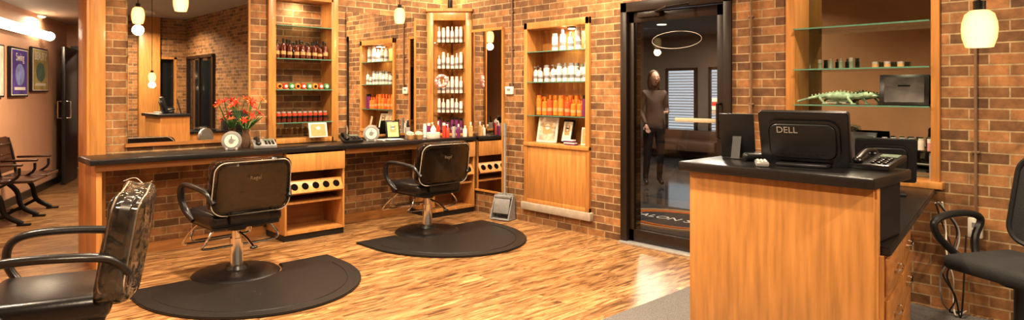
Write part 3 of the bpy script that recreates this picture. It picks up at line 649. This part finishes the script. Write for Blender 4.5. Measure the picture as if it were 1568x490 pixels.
for i in range(3):
    x=-.55+i*.55
    bi.tube([(x,-.2,.45),(x,-.05,.3),(x,.0,.12),(x,.15,.02)],.02,iron,sm=4,flat=1.3).tube([(x,.0,.12),(x,-.18,.02)],.018,iron,sm=0).box((x,.16,.01),(.05,.12,.02),iron,.004).box((x,-.2,.01),(.05,.1,.02),iron,.004)
    bi.tube([(x,-.2,.45),(x,-.24,.7),(x,-.28,.86)],.016,iron,sm=3).tube([(x,-.1,.38),(x,.1,.5),(x,.12,.6)],.014,iron,sm=3)
    bw.box((x,-.02,.63),(.055,.34,.025),darkwood,.008)
    if i<2:
        xc=x+.275
        bw.box((xc,.02,.45),(.48,.42,.03),darkwood,.01,3)
        bw.poly(rrect(.50,.40,.05,5),-.012,.012,darkwood,.006,mx=Matrix.Translation((xc,-.25,.68))@Matrix.Rotation(R(10),4,'X')@XU)
        for k in range(3): bw.box((xc,-.245-.0+.0*k,.56+k*.12),(.44,.035,.012),darkwood,.003)
bi.done('iron_frames',parent=e); bw.done('seats',parent=e)
B().cyl((0,0,0),.12,.02,disc_em,seg=24).cyl((0,0,.008),.14,.02,white,seg=24).done('ceiling_downlight',(1.35,11.2,2.45))
# ------------------------------------------------------------ lobby beyond the door
tile=M('lobby_tile',(.075,.075,.075),.10,ns=2,var=.3,coat=.5)
lw=M('lobby_wall_paint',(.17,.15,.125),.7,var=.05,ns=3)
B().b2((5.2,-2,-.1),(13,12,0),tile).done('floor_lobby')
B().b2((5.2,-2,2.6),(13,12,2.7),M('lobby_ceiling_paint',(.20,.19,.17),.8)).done('ceiling_lobby')
B().b2((12.4,-2,0),(12.6,12,2.6),lw).done('wall_lobby_far'); B().b2((5.2,11.9,0),(12.4,12,2.6),lw).done('wall_lobby_left'); B().b2((5.2,-2.1,0),(12.4,-2,2.6),lw).done('wall_lobby_right')
blind=M('blind_slats',(.75,.76,.76),.5)
for n,(ya,yb) in enumerate(((7.5,8.15),(6.7,7.1),(5.2,5.9))):
    b=B(); b.b2((12.37,ya,.5),(12.39,yb,1.85),day).b2((12.33,ya-.06,.44),(12.39,ya,1.91),bronze).b2((12.33,yb,.44),(12.39,yb+.06,1.91),bronze).b2((12.33,ya-.06,1.85),(12.39,yb+.06,1.91),bronze).b2((12.33,ya-.06,.44),(12.39,yb+.06,.5),bronze)
    for i in range(22): b.box((12.34,(ya+yb)/2,.53+i*.06),(.035,yb-ya-.02,.004),blind,rot=(0,R(35),0))
    b.done('window_%d'%(n+2))
b=B(); b.b2((11.6,6.6,.18),(12.2,8.6,.40),M('brown_upholstery',(.10,.05,.025),.6),.04).b2((12.1,6.6,.35),(12.25,8.6,.58),M('brown_upholstery2',(.10,.05,.025),.6),.03)
for y in (6.7,8.5):
    for x in (11.68,12.12): b.cyl((x,y,.09),.025,.18,black)
b.done('lobby_bench')
b=B(); b.b2((5.45,3.05,.001),(6.75,4.75,.014),M('doormat_fibre',(.035,.03,.028),.95,ns=200,bump=.4),.004)
for rx,ry,mm in ((.50,.72,tan),(.40,.60,orangeb)): b.tube([(6.1+rx*math.cos(2*math.pi*i/30),3.9+ry*math.sin(2*math.pi*i/30),.0145) for i in range(30)],.016,mm,closed=True,sm=1,seg=6)
b.text('SALON STYLE',.19,offw,Matrix.Translation((6.1,3.9,.015))@Matrix.Rotation(R(-90),4,'Z')); b.done('doormat')
for (x,y) in ((8.2,5.2),(9.8,6.6),(7,3.5)): B().cyl((0,0,0),.08,.02,disc_em,seg=24).cyl((0,0,.008),.1,.02,white,seg=24).done('lobby_downlight',(x,y,2.585))
# ------------------------------------------------------------ person in the lobby
skinm=M('skin',(.50,.28,.19),.5); coatm=M('brown_jacket',(.10,.06,.042),.8); pantm=M('black_trousers',(.012,.012,.014),.8); hairm=M('brown_hair',(.09,.045,.02),.5,ns=40,stretch=(4,4,.5)); shoem=M('black_shoes',(.01,.01,.01),.3)
def skinned(vs,es,rad,root=0,lv=2):
    me=bpy.data.meshes.new('p'); me.from_pydata(vs,es,[]); ob=bpy.data.objects.new('p',me); bpy.context.collection.objects.link(ob)
    m=ob.modifiers.new('s','SKIN')
    for i,r in enumerate(rad): me.skin_vertices[0].data[i].radius=r if isinstance(r,tuple) else (r,r)
    me.skin_vertices[0].data[root].use_root=True
    sb=ob.modifiers.new('u','SUBSURF'); sb.levels=lv; bpy.context.view_layer.update()
    out=bpy.data.meshes.new_from_object(ob.evaluated_get(bpy.context.evaluated_depsgraph_get())); bpy.data.objects.remove(ob); return out
e=empty('standing_woman',(8.12,5.60,0),math.atan2(-5.63,-8.1)+math.pi/2+.35)
V=[(0,0,.95),(0,.0,1.08),(0,0,1.22),(0,0,1.35),(0,0,1.42),(0,-.01,1.50),
 (.15,0,1.37),(.20,.02,1.12),(.13,-.20,1.10),(-.15,0,1.37),(-.21,.02,1.12),(-.17,-.12,.92),
 (.085,0,.88),(.09,-.03,.50),(.09,.03,.10),(.10,-.09,.04),(-.085,0,.88),(-.10,0,.50),(-.12,.04,.10),(-.14,-.08,.04)]
E=[(0,1),(1,2),(2,3),(3,4),(4,5),(3,6),(6,7),(7,8),(3,9),(9,10),(10,11),(0,12),(12,13),(13,14),(14,15),(0,16),(16,17),(17,18),(18,19)]
Rr=[(.15,.11),(.125,.095),(.14,.1),(.13,.095),(.055,.055),.045,.06,.043,.028,.06,.043,.028,.095,.06,.04,.035,.095,.06,.04,.035]
me=skinned(V,E,Rr); 
for m in (coatm,pantm,skinm,shoem): me.materials.append(m)
for p in me.polygons:
    c=p.center; p.use_smooth=True
    p.material_index=0 if c.z>.86 else (1 if c.z>.09 else 3)
    if c.z>1.44 and abs(c.x)<.1: p.material_index=2
ob=bpy.data.objects.new('body',me); bpy.context.collection.objects.link(ob); ob.parent=e
def dh2(co):
    t=max(0,-co.z/.112); return Vector((co.x*(1-.25*t),co.y*(1-.1*t),co.z))
b=B(); b.sph((0,0,0),(.072,.088,.112),skinm,24,mx=Matrix.Translation((0,-.015,1.585)),deform=dh2).sph((0,-.105,1.57),(.012,.02,.018),skinm,10).sph((0,-.098,1.535),(.024,.008,.007),M('lips',(.45,.12,.1),.4),10)
for sx in (-1,1): b.sph((sx*.028,-.094,1.595),(.013,.008,.007),offw,10).sph((sx*.028,-.101,1.595),.005,black,8).sph((sx*.073,.0,1.58),(.01,.02,.03),skinm,10).box((sx*.028,-.098,1.617),(.028,.006,.005),hairm)
b.done('head',parent=e)
b=B(); b.sph((0,.02,1.62),(.086,.092,.098),hairm,20).sph((0,.055,1.53),(.088,.06,.13),hairm,20).sph((.068,.0,1.54),(.025,.05,.10),hairm,12).sph((-.068,.0,1.54),(.025,.05,.10),hairm,12); b.done('hair',parent=e)
for (w,d) in (((.13,-.20,1.10),Vector((-.5,-.8,.1))),((-.17,-.12,.92),Vector((.1,-.5,-.85)))):
    d=d.normalized(); sd=d.cross(Vector((0,0,1)) if abs(d.z)<.5 else Vector((0,1,0))).normalized(); dn=d.cross(sd)
    w=Vector(w); vs=[w,w+d*.05,w+d*.09]; es=[(0,1),(1,2)]; rd=[(.024,.018),(.032,.015),(.034,.013)]
    hm=skinned([tuple(v) for v in vs],es,rd); hb=B(); tb=bmesh.new(); tb.from_mesh(hm); hb.put(tb,skinm)
    for i,L_ in enumerate((.065,.075,.07,.055)):
        o=w+d*.085+sd*(-.026+i*.0175); hb.tube([o,o+d*L_*.5,o+d*L_*.8+dn*.012,o+d*L_*.9+dn*.03],.0085,skinm,r2=.006,seg=8,sm=3)
    o=w+d*.035-sd*.025; hb.tube([o,o-sd*.02+d*.02,o-sd*.028+d*.05],.0105,skinm,r2=.007,seg=8,sm=3); hb.done('hand',parent=e)
# ------------------------------------------------------------ lights
def area(name,loc,sz,pw,col=(1,.81,.58),tgt=None,spread=180):
    l=bpy.data.lights.new(name,'AREA'); l.energy=pw; l.color=col; l.shape='DISK'; l.size=sz; l.spread=R(spread)
    o=bpy.data.objects.new(name,l); bpy.context.collection.objects.link(o); o.location=loc
    if tgt: o.rotation_euler=(Vector(tgt)-Vector(loc)).to_track_quat('-Z','Y').to_euler()
    return o
for i,(x,y,p) in enumerate(((1.5,4.4,62),(3.2,4.8,66),(4.2,3.8,46),(1.8,2.4,62),(.2,1.0,85),(3.9,1.3,36),(0,4.6,42),(2.5,-1.5,90),(3.8,-2.8,90))):  # lamps added on the unseen ceiling; last two brighten the mirror view
    area('ceiling_light_%d'%i,(x,y,CH-.06),.16,p*1.25,spread=150)
    B().lathe([(.10,0),(.14,0),(.14,.05),(.10,.05)],(0,0,0),white,28).done('ceiling_light_fixture',(x,y,CH-.051))  # ring made up to go with each added lamp
area('hall_light',(2.0,8.6,2.4),.5,105); area('hall_light_2',(1.4,10.9,2.4),.3,38); area('hall_room_light',(3.0,13.2,2.3),.3,14)
area('niche_light_1',(2.98,6.38,2.32),.12,3); area('niche_light_2',(X+.08,4.5,2.03),.12,3.5); area('display_light',(X+.08,1.7,2.6),.2,5); area('tower_light',(4.68,6.08,2.7),.1,7)
area('wall_wash',(3.9,5.6,2.9),.15,26,tgt=(4.5,6.3,1.6))
lc=(1,.93,.85)
area('lobby_light',(8.2,5.2,2.55),.3,80,lc); area('lobby_light_2',(10,7,2.55),.3,160,lc); area('lobby_light_3',(6.4,3.8,2.55),.3,110,lc)  # third lamp added to brighten the doormat and the floor by the door
w=bpy.data.worlds.new('w'); bpy.context.scene.world=w; w.use_nodes=True; w.node_tree.nodes['Background'].inputs[0].default_value=(1,.8,.6,1); w.node_tree.nodes['Background'].inputs[1].default_value=.1
# ------------------------------------------------------------ camera
cam=bpy.data.cameras.new('camera'); co=bpy.data.objects.new('camera',cam); bpy.context.collection.objects.link(co); bpy.context.scene.camera=co
cam.lens=22.9; cam.sensor_width=36; cam.shift_y=-.067; cam.clip_start=.05
co.location=(0,0,1.4); co.rotation_euler=(R(90),0,R(46.9-90))
vs=bpy.context.scene.view_settings
vs.view_transform='Standard'; vs.exposure=.22; vs.gamma=.88
